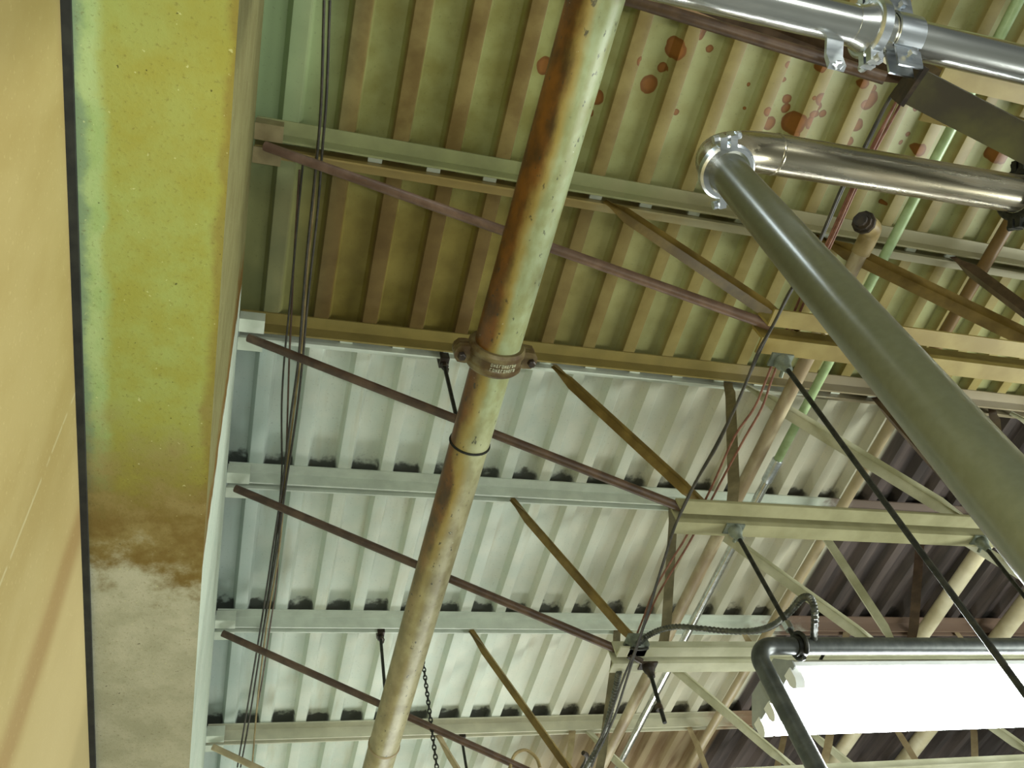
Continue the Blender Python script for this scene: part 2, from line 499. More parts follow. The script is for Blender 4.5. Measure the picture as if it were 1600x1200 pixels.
# ================================================================== the setting
DECK = 2.40          # underside of the deck ribs
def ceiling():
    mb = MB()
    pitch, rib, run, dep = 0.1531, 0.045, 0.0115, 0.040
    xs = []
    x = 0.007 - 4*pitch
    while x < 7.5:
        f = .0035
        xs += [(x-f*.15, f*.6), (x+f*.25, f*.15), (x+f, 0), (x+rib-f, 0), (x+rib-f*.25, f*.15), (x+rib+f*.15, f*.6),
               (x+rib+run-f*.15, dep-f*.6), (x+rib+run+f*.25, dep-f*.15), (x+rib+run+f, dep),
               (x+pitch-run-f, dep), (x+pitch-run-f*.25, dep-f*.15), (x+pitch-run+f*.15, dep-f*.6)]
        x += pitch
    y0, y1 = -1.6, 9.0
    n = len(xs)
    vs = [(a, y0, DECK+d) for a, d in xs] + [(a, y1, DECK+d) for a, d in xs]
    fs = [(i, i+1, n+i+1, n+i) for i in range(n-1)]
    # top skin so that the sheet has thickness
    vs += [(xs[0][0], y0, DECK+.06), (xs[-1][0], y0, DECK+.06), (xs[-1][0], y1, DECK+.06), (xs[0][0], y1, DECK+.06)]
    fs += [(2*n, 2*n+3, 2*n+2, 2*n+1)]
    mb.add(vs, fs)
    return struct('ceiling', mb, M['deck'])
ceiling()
struct('wall_left', MB().box(-.255, -.062, -1.6, 9.0, 1.2, 2.339), M['header'])
struct('trim_1', MB().box(-.2665, -.255, -1.6, 9.0, 1.192, 2.339), M['gap_strip'])  # black strip in place of the open gap, its shade put into the colour
struct('wall_outer', MB().box(-.42, -.2665, -1.6, 9.0, -1.6, 2.339), M['panel'])

# ================================================================== roof joists
LEG, TH, GAP, VLEG = .045, .006, .022, .057
WB = 1.60            # underside of the bottom chord
def joist(y0, label, mats, webs, seat='seat', bx=1.165):
    """y0: near edge of the top chord. mats: top near, top far, bottom chord"""
    yc = y0+LEG+GAP/2
    t = thing('steel_joist', label, 'joist', (-.06, yc, DECK), 'parallel roof joists')
    X1 = 7.0
    top = DECK-.0005
    ang = [(0, 0), (LEG, 0), (LEG, -VLEG), (LEG-TH, -VLEG), (LEG-TH, -TH), (0, -TH)]
    for side, mt in ((1, mats[0]), (-1, mats[1])):
        org = yc-side*(LEG+GAP/2)
        MB().prism(ang, (-.058, org, top), (X1, org, top), (0, side, 0), (0, 0, 1)).build('top_chord', mt, t)
        # bottom chord: horizontal leg at the bottom, vertical leg up
        bang = [(0, 0), (LEG, 0), (LEG, VLEG), (LEG-TH, VLEG), (LEG-TH, TH), (0, TH)]
        ob = yc-side*(LEG+.016)
        MB().prism(bang, (bx, ob, WB), (X1, ob, WB), (0, side, 0), (0, 0, 1)).build('bottom_chord', mats[2], t)
        # bearing seat under the end of the chord
        mb = MB()
        a, b = sorted((org, org+side*(LEG+.001)))
        mb.box(-.061, .014, a, b, DECK-.061, DECK-.055)
        c, d = sorted((org+side*.003, org+side*.009))
        mb.box(-.061, .014, c, d, DECK-.0555, DECK-.008)
        mb.build('bearing_seat', M[seat], t)
    # spacer between the angles, seen at intervals in the gap
    for k in range(14):
        xx = .25+k*.17
        MB().box(xx, xx+.04, yc-GAP/2, yc+GAP/2, DECK-.03, DECK-.022).build('filler_plate', M['seat_white'], t)
    for (xa, za, xb, zb, kind, w, mt) in webs:
        pa, pb = Vector((xa, yc, za)), Vector((xb, yc, zb))
        mb = MB()
        if kind == 'round':
            mb.tube([pa, pa.lerp(pb, .5), pb], w/2, 12)
        else:                                   # crimped angle: flattened ends, open V section between
            d = (pb-pa).normalized()
            u = Vector((0, 1, 0))
            v = u.cross(d).normalized()
            if v.z > 0:
                v = -v
            n = Vector(v)
            prof = lambda k: [(-w/2*k-.003, 0.0), (0, w/2*(1.25-k*.25)), (w/2*k+.003, 0.0), (0, w/2*(1.25-k*.25)-.008)]
            secs = []
            L = (pb-pa).length
            for tt, k in ((0, .15), (.05, .25), (.14, 1), (.86, 1), (.95, .25), (1, .15)):
                secs.append([pa+d*L*tt+u*a-n*(b-w*.3) for a, b in prof(k)])
            vs = [p for s_ in secs for p in s_]
            fs = []
            for i in range(len(secs)-1):
                for q in range(4):
                    q2 = (q+1) % 4
                    fs.append((i*4+q, i*4+q2, i*4+4+q2, i*4+4+q))
            fs += [(3, 2, 1, 0), tuple(len(vs)-4+q for q in range(4))]
            mb.add(vs, fs)
        mb.build('web_member', M[mt], t)
    return t

def webs(end='web_brown', d2='web_gold', d3='web_tan', d4='web_pale', post='web_dark', d6='web_dark', endw=.027, w=.040, wide=.050):
    zt, zb = DECK-.05, WB+.035
    L = [(-.03, DECK-.075, 1.20, zb, 'round', endw, end),
         (.975, zt, 1.285, zb, 'angle', w, d2),
         (1.655, zt, 1.345, zb, 'angle', w+.012, d3),
         (1.735, zt, 2.235, zb, 'angle', wide, d4),
         (2.30, zt, 2.275, zb, 'angle', w, post),
         (2.885, zt, 2.33, zb, 'angle', wide, d6),
         (2.985, zt, 3.50, zb, 'angle', wide, d4),
         (3.56, zt, 3.55, zb, 'angle', w, post),
         (4.14, zt, 3.60, zb, 'angle', wide, d6),
         (4.24, zt, 4.75, zb, 'angle', wide, d4)]
    return L
jm = joist_mat
G_TAN, T_TAN = lin(150, 154, 106), lin(152, 132, 76)
OLV, WHT, CRM = lin(130, 116, 62), lin(202, 210, 194), lin(208, 196, 150)
def chord(n, near, far, y0, right=None):
    m = jm(n, near, far, y0+.056, right)
    return (m, m)
J = [.150, .754, 1.361, 1.970, 2.714, 3.451, 4.19, 4.93]
joist(J[0], 'steel roof joist nearest the top edge, partly behind the shiny pipe and its clamp',
      chord('chord_brown_cream', lin(130, 100, 60), lin(150, 116, 72), J[0], (1.7, 2.1, lin(178, 168, 120)))+(M['yellow_chord'],),
      webs('web_dark', 'web_dark', 'web_dark', 'web_gold', 'web_dark', 'web_dark'), bx=1.3)
joist(J[1], 'greenish tan steel joist under the yellowed deck, the one the grey drop pipe crosses',
      chord('chord_green_tan', G_TAN, T_TAN, J[1], (1.2, 1.8, lin(146, 140, 104)))+(M['yellow_chord'],),
      webs('web_brown', 'web_gold', 'web_gold', 'web_gold', 'web_dark', 'web_gold'))
joist(J[2], 'steel joist olive on its near side and white behind, at the pipe coupling',
      chord('chord_olive_white', OLV, WHT, J[2], (1.9, 2.6, lin(128, 118, 92)))+(M['pale_chord'],),
      webs('web_dark', 'web_gold', 'web_olive', 'web_pale', 'web_dark', 'web_dark'), 'seat_white')
joist(J[3], 'white steel joist next beyond the olive one, with a dark brown end rod',
      chord('chord_white_a', WHT, WHT, J[3], (2.7, 3.0, lin(110, 96, 84)))+(M['white_chord'],),
      webs('web_dark', 'web_gold', 'web_olive', 'web_pale', 'web_pale', 'web_dark'), 'seat_white')
joist(J[4], 'white steel joist carrying the hanging chain and the lower rod to the rusty pipe',
      chord('chord_white_b', WHT, WHT, J[4], (2.75, 3.05, lin(120, 100, 84)))+(M['white_chord'],),
      webs('web_dark', 'web_gold', 'web_olive', 'web_pale', 'web_tan', 'web_tan'), 'seat_white')
joist(J[5], 'cream white steel joist lowest along the wall, with a pale tan end rod',
      chord('chord_cream', lin(200, 198, 172), lin(200, 198, 172), J[5], (2.7, 3.1, lin(150, 124, 98)))+(M['white_chord'],),
      webs('web_tan', 'web_tan', 'web_tan', 'web_pale', 'web_tan', 'web_tan'), 'seat_white')
joist(J[6], 'steel joist farthest away, showing only beyond the bright lamp at lower right',
      chord('chord_far', lin(150, 130, 106), lin(146, 124, 98), J[6])+(M['web_tan'],),
      webs('web_tan', 'web_tan', 'web_tan', 'web_tan', 'web_tan', 'web_tan'), 'seat_white')

# ================================================================== big rust-streaked pipe (parallel to the wall)
PZC, PXC = 1.86, .598
t = thing('steel_pipe', 'big rust-streaked cream pipe with a bolted coupling, running down the middle', 'pipe', (PXC, 1.1, PZC))
def px(y):           # the run drifts slightly towards the wall
    return .613-.0136*(y-.2)
R1, R2 = .0615, .056
MB().lathe((px(-1.2), -1.2, PZC), (px(1.11), 1.11, PZC), [(0, R1), (2.31, R1)], 40).build('pipe_run', M['rustpipe'], t)
low = MB().lathe((px(1.112), 1.112, PZC), (px(6.5), 6.5, PZC), [(0, R2), (5.39, R2)], 40).build('pipe_run', M['rustpipe'], t)
for yy in (1.40, 2.82):
    MB().lathe((px(yy), yy, PZC), (px(yy+.01), yy+.01, PZC),
               [(0, R2), (.001, R2+.003), (.004, R2+.0015), (.006, R2+.004), (.009, R2)], 40).build('weld_seam', M['black_rod'] if yy < 2 else M['web_tan'], t)
# grooved coupling: two half housings with bolt ears
yc = 1.105
cx = px(yc)
cp = MB()
cp.lathe((cx, yc-.034, PZC), (cx, yc+.034, PZC), [(0, R1-.004), (0, R1+.010), (.008, R1+.016), (.020, R1+.016), (.024, R1+.012), (.044, R1+.012), (.048, R1+.016), (.060, R1+.016), (.068, R1+.010), (.068, R2-.002)], 40)
cpo = cp.build('coupling_housing', M['coupling'], t)
for s in (-1, 1):
    for dz in (.012, -.012):
        e = MB()
        xx = cx+s*(R1+.020)
        pr = [(0, -.026), (.020, -.024), (.030, -.012), (.032, 0), (.030, .012), (.020, .024), (0, .026), (-.014, .024), (-.014, -.024)]
        e.prism([(a*s, b) for a, b in pr], (xx, yc, PZC+dz-.009), (xx, yc, PZC+dz+.009), (1, 0, 0), (0, 1, 0))
        e.build('bolt_ear', M['coupling'], t)
    b = MB()
    xx = cx+s*(R1+.034)
    b.lathe((xx, yc, PZC-.040), (xx, yc, PZC+.036), [(0, .008), (.002, .011), (.014, .011), (.014, .006), (.062, .006), (.062, .011), (.074, .011)], 6)
    b.build('bolt', M['dark_fitting'], t)
# raised cast marks on the lower housing (unreadable foundry lettering)
mk = MB()
for k in range(10):
    a = math.radians(-108+k*5.6)
    r = R1+.0165
    p = Vector((cx+math.cos(a)*r, yc+.0, PZC+math.sin(a)*r))
    nrm = Vector((math.cos(a), 0, math.sin(a)))
    tg = Vector((-math.sin(a), 0, math.cos(a)))
    for q in range(2):
        yy = (-.007, .007)[q]
        P0 = p+Vector((0, yy, 0))
        def stroke(a0, a1, b0, b1):
            mk.prism([(a0, b0), (a1, b0), (a1, b1), (a0, b1)], P0-nrm*.004, P0-nrm*.0017, tg, (0, 1, 0))
        form = (k*5+q*3) % 4
        stroke(-.0024, -.0012, -.0045, .0045)
        if form in (0, 1): stroke(.0012, .0024, -.0045, .0045)
        if form in (0, 2, 3): stroke(-.0012, .0022, -.0045, -.0033)
        if form in (1, 2): stroke(-.0012, .0018, -.0006, .0006)
        if form in (0, 2): stroke(-.0012, .0022, .0033, .0045)
mk.build('raised_lettering', M['web_pale'], t)

def hanger_rod(label, x, y, z0, z1, r=.006, clamp=True, group='threaded hanger rods', nut=False):
    t = thing('hanger_rod', label, 'rod', (x, y, z0), group)
    MB().lathe((x, y, z1), (x, y, z0), [(0, r), (z0-z1, r)], 10).build('rod', M['black_rod'], t)
    if clamp:
        c = MB()
        c.box(x-.015, x+.015, y-.024, y+.016, z0-.006, z0+.004)
        c.box(x-.015, x+.015, y+.010, y+.016, z0+.004, DECK-.007)
        c.box(x-.015, x+.015, y-.024, y-.018, z0+.004, z0+.03)
        c.lathe((x, y, z0-.026), (x, y, z0-.006), [(0, .012), (.003, .0135), (.017, .0135), (.02, .012)], 6)
        c.lathe((x+.012, y+.012, z0-.012), (x+.012, y+.032, z0-.012), [(0, .007), (.02, .007)], 6)
        c.build('beam_clamp', M['dark_fitting'], t)
    if nut:
        MB().lathe((x, y, z1+.035), (x, y, z1+.05), [(0, .012), (.015, .012)], 6).build('nut', M['dark_fitting'], t)
    return t
hanger_rod('thin black rod from the olive joist down to the rusty pipe', .592, J[2]+.086, 2.338, PZC+R2-.002, .0065)
hanger_rod('thin black rod from the joist with the chain down to the rusty pipe', .592, J[4]+.086, 2.345, PZC+R2-.002, .0065)
hanger_rod('short thin dark rod hanging from the lowest cream joist, right of the rusty pipe', 1.095, J[5]+.086, 2.345, 1.95, .0065)

# ================================================================== grey drop pipe with elbow
HZ = 1.42
E0 = Vector((0.884, 0.350, 1.420))
E1 = E0+(Vector((1.434, 0.335, 1.420))-E0)*1.9
DT = Vector((0.729, 0.359, 1.282))              # joint under the elbow
DB = Vector((0.599, 0.342, 0.420))
DB = DT+(DB-DT)*1.7                  # foot of the drop pipe, below the frame
dn = (DB-DT).normalized()
ax = (E1-E0).normalized()
t = thing('process_pipe', 'grimy steel pipe with elbow, clamp and grey drop leg crossing the right side', 'pipe', (.822, .392, HZ))
RH, RV = .038, .032
cx_ = DT+Vector((0, 0, .0))
bend = []
c0 = Vector((DT.x, DT.y, HZ))
for i in range(15):
    u = i/14
    a = u*PI/2
    bend.append(Vector((DT.x, DT.y, DT.z+.027)) + (E0-c0)*(1-math.cos(a)) + Vector((0, 0, HZ-DT.z-.027))*math.sin(a))
MB().tube([Vector((DT.x, DT.y, DT.z+.008))]+bend, RH, 32).build('elbow', M['chrome_dirty'], t)
MB().lathe(E0, E1, [(0, RH), ((E1-E0).length, RH)], 36).build('horizontal_run', M['chrome_dirty'], t)
MB().lathe(E0, E0+ax*.006, [(0, RH), (.002, RH+.0012), (.004, RH+.0012), (.006, RH)], 36).build('weld_seam', M['chrome_dirty'], t)
L = (DB-DT).length
MB().lathe(DT, DB, [(0, RV+.006), (.006, RV+.006), (.009, RV+.002), (.03, RV), (L, RV)], 40).build('drop_leg', M['drop'], t)

def tri_clamp(parent, c, axis, r, mat, hinge_dir, wide=.022):
    """sanitary clamp: ring in two halves with a hinge and a wing-nut side"""
    axis = Vector(axis).normalized()
    h = Vector(hinge_dir)
    h = (h-axis*h.dot(axis)).normalized()
    s_ = axis.cross(h)
    c = Vector(c)
    ring = MB()
    ring.lathe(c-axis*wide/2, c+axis*wide/2, [(0, r+.004), (0, r+.014), (.003, r+.018), (wide-.003, r+.018), (wide, r+.014), (wide, r+.004), (0, r+.004)], 36, False)
    o = ring.build('clamp_ring', mat, parent)
    for sgn in (1, -1):
        hg = MB()
        for k in (-1, 1):
            q = c+h*sgn*(r+.022)+s_*k*.009
            hg.prism([(-.011, -.006), (.011, -.006), (.011, .006), (-.011, .006)], q-axis*wide*.55, q+axis*wide*.55, h, s_)
        q = c+h*sgn*(r+.028)
        hg.lathe(q-s_*.024, q+s_*.024, [(0, .006), (.002, .0075), (.010, .0075), (.010, .0045), (.038, .0045), (.038, .0075), (.048, .0075)], 8)
        hg.build('clamp_hinge', mat, o)
    return o
tri_clamp(t, DT+Vector((0, 0, .004)), (0, 0, 1), RH-.0075, M['zinc'], (.37, .93, 0), .018)
# far end clamp of the horizontal run
tri_clamp(t, E0+ax*.585, ax, RH-.001, M['black_rod'], (0, .9, -.6), .026)
MB().lathe(E0+ax*.573, E0+ax*.70, [(0, RH+.001), (.06, RH+.008), (.09, RH+.008), (.127, RH+.001)], 32).build('reducer', M['chrome'], t)

# ================================================================== shiny pipe at the top with clamps
CZ = 1.36
C0 = Vector((.30, .112, CZ))
C1 = Vector((2.2, .085, CZ))
ca = (C1-C0).normalized()
RC = .0318
t = thing('process_pipe', 'bright polished steel pipe with silver clamps, crossing the top right corner', 'pipe', (1.0, .1, CZ))
MB().lathe(C0, C1, [(0, RC), ((C1-C0).length, RC)], 40).build('pipe_run', M['chrome'], t)
K = C0+ca*(.985-.30)
tri_clamp(t, K-ca*.055, ca, RC-.001, M['zinc'], (0, .75, -.65), .022)
MB().lathe(K-ca*.095, K-ca*.06, [(0, RC+.0005), (.01, RC+.002), (.03, RC+.010), (.035, RC+.010)], 36).build('ferrule', M['chrome'], t)
# broad strap clamp with bolted lugs
def strap(parent, c, axis, r, wide, mat, lug_dir, lug=.034):
    axis = Vector(axis).normalized()
    h = Vector(lug_dir); h = (h-axis*h.dot(axis)).normalized()
    s_ = axis.cross(h)
    c = Vector(c)
    mb = MB()
    th = .004
    for sg in (1, -1):
        prof = []
        n = 16
        a0 = math.radians(16)
        pts = [(h*math.cos(a0+(PI-2*a0)*i/n)+s_*sg*math.sin(a0+(PI-2*a0)*i/n))*(r+.001) for i in range(n+1)]
        pts = [pts[0]+h*lug] + [pts[0]+h*.006] + pts + [pts[-1]-h*.006] + [pts[-1]-h*lug]
        out = []
        for i, p in enumerate(pts):
            d = (pts[min(i+1, len(pts)-1)]-pts[max(i-1, 0)]).normalized()
            nn = axis.cross(d).normalized()*sg
            if nn.dot(s_*sg) < 0 and 2 < i < len(pts)-3:
                nn = -nn
            if i <= 1 or i >= len(pts)-2:
                nn = s_*sg
            out.append(p+nn*th)
        m = len(pts)
        vs = []
        for e in (-wide/2, wide/2):
            vs += [c+p+axis*e for p in pts] + [c+p+axis*e for p in out]
        fs = []
        for i in range(m-1):
            fs += [(i, i+1, 2*m+i+1, 2*m+i), (m+i, 3*m+i, 3*m+i+1, m+i+1),
                   (i, m+i, m+i+1, i+1), (2*m+i, 2*m+i+1, 3*m+i+1, 3*m+i)]
        fs += [(0, 2*m, 3*m, m), (m-1, 2*m-1, 4*m-1, 3*m-1)]
        mb.add(vs, fs)
    o = mb.build('pipe_strap', mat, parent)
    for sg in (1, -1):
        q = c+h*sg*(r+.018)
        MB().lathe(q-s_*.026, q+s_*.026, [(0, .004), (.001, .008), (.009, .008), (.009, .0045), (.043, .0045), (.043, .008), (.051, .008), (.052, .004)], 6).build('strap_bolt', M['zinc'], o)
    return o
strap(t, K+ca*.004, ca, RC, .050, M['zinc'], (0, .62, -.78), .040)
# small bent bracket on the lower flank
br = MB()
q = C0+ca*(.862-.30)
br.prism([(0, 0), (.030, 0), (.050, -.010), (.058, -.004), (.034, .006), (0, .006)], q-ca*.016+Vector((0, .022, -.018)), q+ca*.016+Vector((0, .022, -.018)), (0, .80, -.6), (0, .6, .8))
bo = br.build('bent_bracket', M['zinc'], t)
MB().lathe(q+Vector((0, .058, -.062)), q+Vector((0, .055, -.042)), [(0, .005), (.002, .008), (.008, .008), (.008, .004), (.024, .004)], 6).build('bracket_bolt', M['zinc'], bo)

# dark diagonal brace reaching the strap clamp
PTx = Vector((1.026, 0.167, 1.325))
PBx = Vector((1.288, 0.216, 1.235))
PBx = PTx+(PBx-PTx).normalized()*1.5
bd = (PBx-PTx).normalized()
bu = Vector((0, 1, 0)); bu = (bu-bd*bu.dot(bd)).normalized(); bw = bd.cross(bu)
t = thing('brace_tube', 'dark olive square brace slanting right from below the silver strap clamp', 'brace', PTx)
pf = .029
MB().prism([(-pf, -pf), (pf, -pf), (pf, pf), (-pf, pf)], PTx, PBx, bu, bw).build('square_tube', M['strut'], t)
MB().prism([(-.034, -.034), (.034, -.034), (.034, .034), (-.034, .034)], PTx-bd*.008, PTx, bu, bw).build('end_plate', M['dark_fitting'], t)

# ================================================================== small pipes running across the joists
CONX = 'conduits crossing the joists'
t = thing('conduit', 'thin pale green conduit turning bare metal beyond its coupling', 'conduit', (1.955, 1.7, 2.27), CONX)
cy = 1.70
MB().lathe((1.985, -1.4, 2.272), (1.955, cy, 2.272), [(0, .0165), (cy+1.4, .0165)], 16).build('painted_length', M['green_conduit'], t)
MB().lathe((1.955, cy-.01, 2.272), (1.953, cy+.10, 2.272), [(0, .0195), (.003, .021), (.107, .021), (.11, .0195)], 16).build('coupling', M['zinc'], t)
MB().lathe((1.953, cy+.1, 2.272), (1.92, 6.5, 2.272), [(0, .0175), (4.8, .0175)], 16).build('bare_length', M['chrome'], t)
t = thing('drain_pipe', 'cream smoke-stained pipe ending in a dark capped elbow above the drop leg', 'pipe', (1.80, 1.5, 2.16), CONX)
MB().lathe((1.775, .77, 2.16), (1.74, 6.5, 2.16), [(0, .024), (5.73, .024)], 20).build('pipe_run', M['tan_pipe'], t)
eb = smooth([(1.776, .78, 2.16), (1.775, .72, 2.158), (1.760, .69, 2.145), (1.722, .675, 2.128), (1.70, .668, 2.118)], 5)
MB().tube(eb, .029, 16).build('elbow', M['olive_pipe'], t)
MB().lathe((1.712, .672, 2.122), (1.672, .655, 2.104), [(0, .033), (.004, .035), (.016, .035), (.018, .028), (.030, .028), (.031, .020), (.045, .020)], 10).build('plug_cap', M['dark_fitting'], t)
tag(MB().lathe((2.40, -1.4, 2.295), (2.37, 6.4, 2.295), [(0, .022), (7.8, .022)], 14).build('bridging_pipe', joist_mat('bridging_paint', lin(118, 92, 52), lin(178, 162, 128), 1.41)),
    'pipe crossing the joists along the brown deck, brown near and pale tan beyond', 'pipe', CONX)
for (xx, zz, w, lab) in ((3.30, 2.30, .035, 'broad cream pipe on brown deck, just left of the long black rod'),
                         (3.80, 2.30, .042, 'broad cream pipe at the right edge above the lit lamp')):
    tag(MB().lathe((xx-.06, 1.2, zz), (xx+.08, 6.5, zz), [(0, w), (5.3, w)], 18).build('cream_pipe', M['cream']), lab, 'pipe', CONX)

# ================================================================== lamp frame, rods and fluorescent fixture
FZ, FX, FY = 1.183, 1.209, 1.447
t = thing('pipe_frame', 'dark grey bent pipe around the lamp, dropping down at its left end', 'pipe', (FX, FY, FZ))
pts = [(FX, FY, -.5), (FX, FY, .3), (FX, FY, FZ-.06)]
pts += arc((FX+.055, FY, FZ-.055), (-1, 0, 0), (0, 0, 1), .055, 0, PI/2, 12)
pts += [(2.0, FY, FZ), (3.4, FY, FZ)]
MB().tube(pts, .0215, 20).build('bent_pipe', M['frame_pipe'], t)
MB().lathe((1.325, FY, FZ), (1.355, FY, FZ), [(0, .0215), (.001, .0255), (.029, .0255), (.03, .0215)], 20).build('pipe_clip', M['black_rod'], t)

RODS = 'long black rods from the joist bottom chords'
def drop_rod(label, x, y, z0, z1, r=.007, x2=None, boss='cast', hook=None, nut=False):
    t = thing('hanger_rod', label, 'rod', (x, y, z0), RODS)
    x2 = x if x2 is None else x2
    L = (Vector((x2, y, z1))-Vector((x, y, z0))).length
    MB().lathe((x, y, z0), (x2, y, z1), [(0, r), (L, r)], 10).build('rod', M['black_rod'], t)
    c = MB()
    c.lathe((x, y, z0+.012), (x, y, z0-.034), [(0, .018), (.010, .021), (.022, .018), (.030, .013), (.046, .010)], 12)
    c.box(x-.03, x+.03, y-.018, y+.018, z0+.008, z0+.014)
    c.build('hanger_boss', M[boss], t)
    MB().lathe((x+.014, y+.012, z0+.006), (x+.014, y+.045, z0+.0), [(0, .008), (.006, .008), (.006, .005), (.03, .005)], 8).build('set_screw', M['cast'], t)
    if hook:
        MB().tube(arc((x2, y, hook), (0, 0, 1), (0, 1, 0), .031, -.9*PI, .95*PI, 18), .006, 8).build('pipe_hook', M['black_rod'], t)
        MB().lathe((x2, y, hook+.05), (x2, y, hook+.072), [(0, .013), (.022, .013)], 6).build('nut', M['zinc'], t)
    if nut:
        MB().lathe((x2, y, z1+.045), (x2, y, z1+.062), [(0, .013), (.017, .013)], 6).build('nut', M['dark_fitting'], t)
    return t
drop_rod('long black rod from the yellow chord end, passing in front of the lamp', (1.212, 0.862, 1.528)[0], .862, 1.55, .25, .006, (1.144, 0.862, 0.673)[0]-.02)
drop_rod('black rod from the middle bottom chord, hooked to the left end of the lamp frame', (1.347, 1.447, 1.540)[0], FY, WB-.013, FZ+.028, .0065, (1.341, 1.447, 1.231)[0], 'cast', FZ)
drop_rod('black rod beside the drop leg, running down to the lamp frame at right', (2.237, 1.447, 1.619)[0], FY, WB-.013, FZ+.028, .0065, 2.2, 'cast', FZ)
drop_rod('short black rod with a nut, hanging loose under the cable cluster', (1.287, 2.050, 1.683)[0], 2.05, WB-.013, 1.39, .0065, (1.270, 2.050, 1.388)[0], 'dark_fitting', None, True)

def fixture(x0, label):
    FYC, ZB = 1.612, 1.155
    t = thing('fluorescent_fixture', label, 'lamp', (x0, FYC, ZB))
    X1 = x0+1.24
    MB().prism([(-.125, 0), (.125, 0), (.128, .010), (.07, .062), (-.07, .062), (-.128, .010)], (x0, FYC, ZB), (X1, FYC, ZB), (0, 1, 0), (0, 0, 1)).build('housing', M['lamp_white'], t)
    MB().prism([(-.127, -.004), (.127, -.004), (.130, .012), (.072, .065), (-.072, .065), (-.130, .012)], (x0-.004, FYC, ZB), (x0, FYC, ZB), (0, 1, 0), (0, 0, 1)).build('end_plate', M['lamp_grey'], t)
    for k in range(4):
        y = FYC-.098+k*.0655
        MB().lathe((x0+.020, y, ZB-.026), (X1-.02, y, ZB-.026), [(0, .011), (.015, .0135), (1.185, .0135), (1.2, .011)], 16).build('tube', M['tube'], t)
        for xx in (x0-.008, X1-.020):
            MB().prism([(-.016, .004), (.016, .004), (.016, -.026), (.010, -.038), (0, -.044), (-.010, -.038), (-.016, -.026)], (xx, y, ZB), (xx+.026, y, ZB), (0, 1, 0), (0, 0, 1)).build('lampholder', M['lamp_white'], t)
    for xx in (x0+.14, X1-.2):
        MB().tube([(xx, FY, FZ+.024), (xx, FY+.03, FZ+.04), (xx, FYC-.05, ZB+.062)], .004, 8).build('hanging_hook', M['black_rod'], t)
    return t
fixture((1.332, 1.487, 1.155)[0], 'long lit white fluorescent lamp at lower right, glaring')

# ================================================================== cables
CL = 'cables strung along the wall'
LEFT = [([(0.079, 0.412, 2.310), (0.100, 0.646, 2.310), (0.106, 0.782, 2.305), (0.109, 0.932, 2.310), (0.113, 1.153, 2.310), (0.120, 1.326, 2.310), (0.125, 1.486, 2.305), (0.123, 1.691, 2.310), (0.124, 1.965, 2.310), (0.117, 2.334, 2.310), (0.109, 2.718, 2.310), (0.093, 3.281, 2.310), (0.082, 3.640, 2.310)], 'black cable along the wall, left one of the upper pair', 'cable_black', .0036),
        ([(0.093, 0.410, 2.315), (0.113, 0.645, 2.315), (0.119, 0.791, 2.312), (0.127, 0.970, 2.315), (0.130, 1.195, 2.315), (0.133, 1.328, 2.315), (0.138, 1.465, 2.312), (0.141, 1.693, 2.315), (0.136, 1.983, 2.315), (0.133, 2.306, 2.315), (0.121, 2.723, 2.315), (0.109, 3.289, 2.315), (0.096, 3.649, 2.315)], 'black cable along the wall, right one of the upper pair', 'cable_black', .0036),
        ([(0.107, 0.744, 2.325), (0.106, 0.816, 2.325), (0.115, 0.976, 2.325), (0.119, 1.181, 2.325), (0.129, 1.380, 2.325), (0.132, 1.523, 2.325), (0.132, 1.727, 2.325), (0.134, 2.006, 2.325), (0.142, 2.316, 2.325), (0.132, 2.716, 2.325), (0.133, 3.174, 2.325), (0.146, 3.668, 2.325)], 'grey brown cable starting at the greenish joist and following the pair', 'olive_pipe', .0036),
        ([(0.073, 0.842, 2.330), (0.075, 0.985, 2.330), (0.079, 1.168, 2.330), (0.081, 1.319, 2.328), (0.083, 1.483, 2.330), (0.091, 1.657, 2.330), (0.108, 1.842, 2.330), (0.118, 1.952, 2.328), (0.127, 2.225, 2.330), (0.124, 2.455, 2.330), (0.121, 2.757, 2.328), (0.113, 3.180, 2.330)], 'thin dark cable bowed furthest left, between the greenish and white joists', 'cable_black', .003),
        ([(0.066, 0.863, 2.332), (0.074, 1.045, 2.332), (0.082, 1.211, 2.332), (0.089, 1.321, 2.332), (0.098, 1.483, 2.332), (0.114, 1.708, 2.332), (0.128, 1.926, 2.332), (0.131, 2.195, 2.332), (0.148, 2.456, 2.332), (0.145, 2.762, 2.332), (0.142, 3.058, 2.332), (0.135, 3.270, 2.332)], 'thin brown cable just right of the bowed one by the wall', 'web_dark', .003)]
for pts, lab, mt, r in LEFT:
    tag(MB().tube(smooth(pts, 4), r, 8).build('cable', M[mt]), lab, 'cable', CL)
CR = 'cables strung past the bottom chord ends'
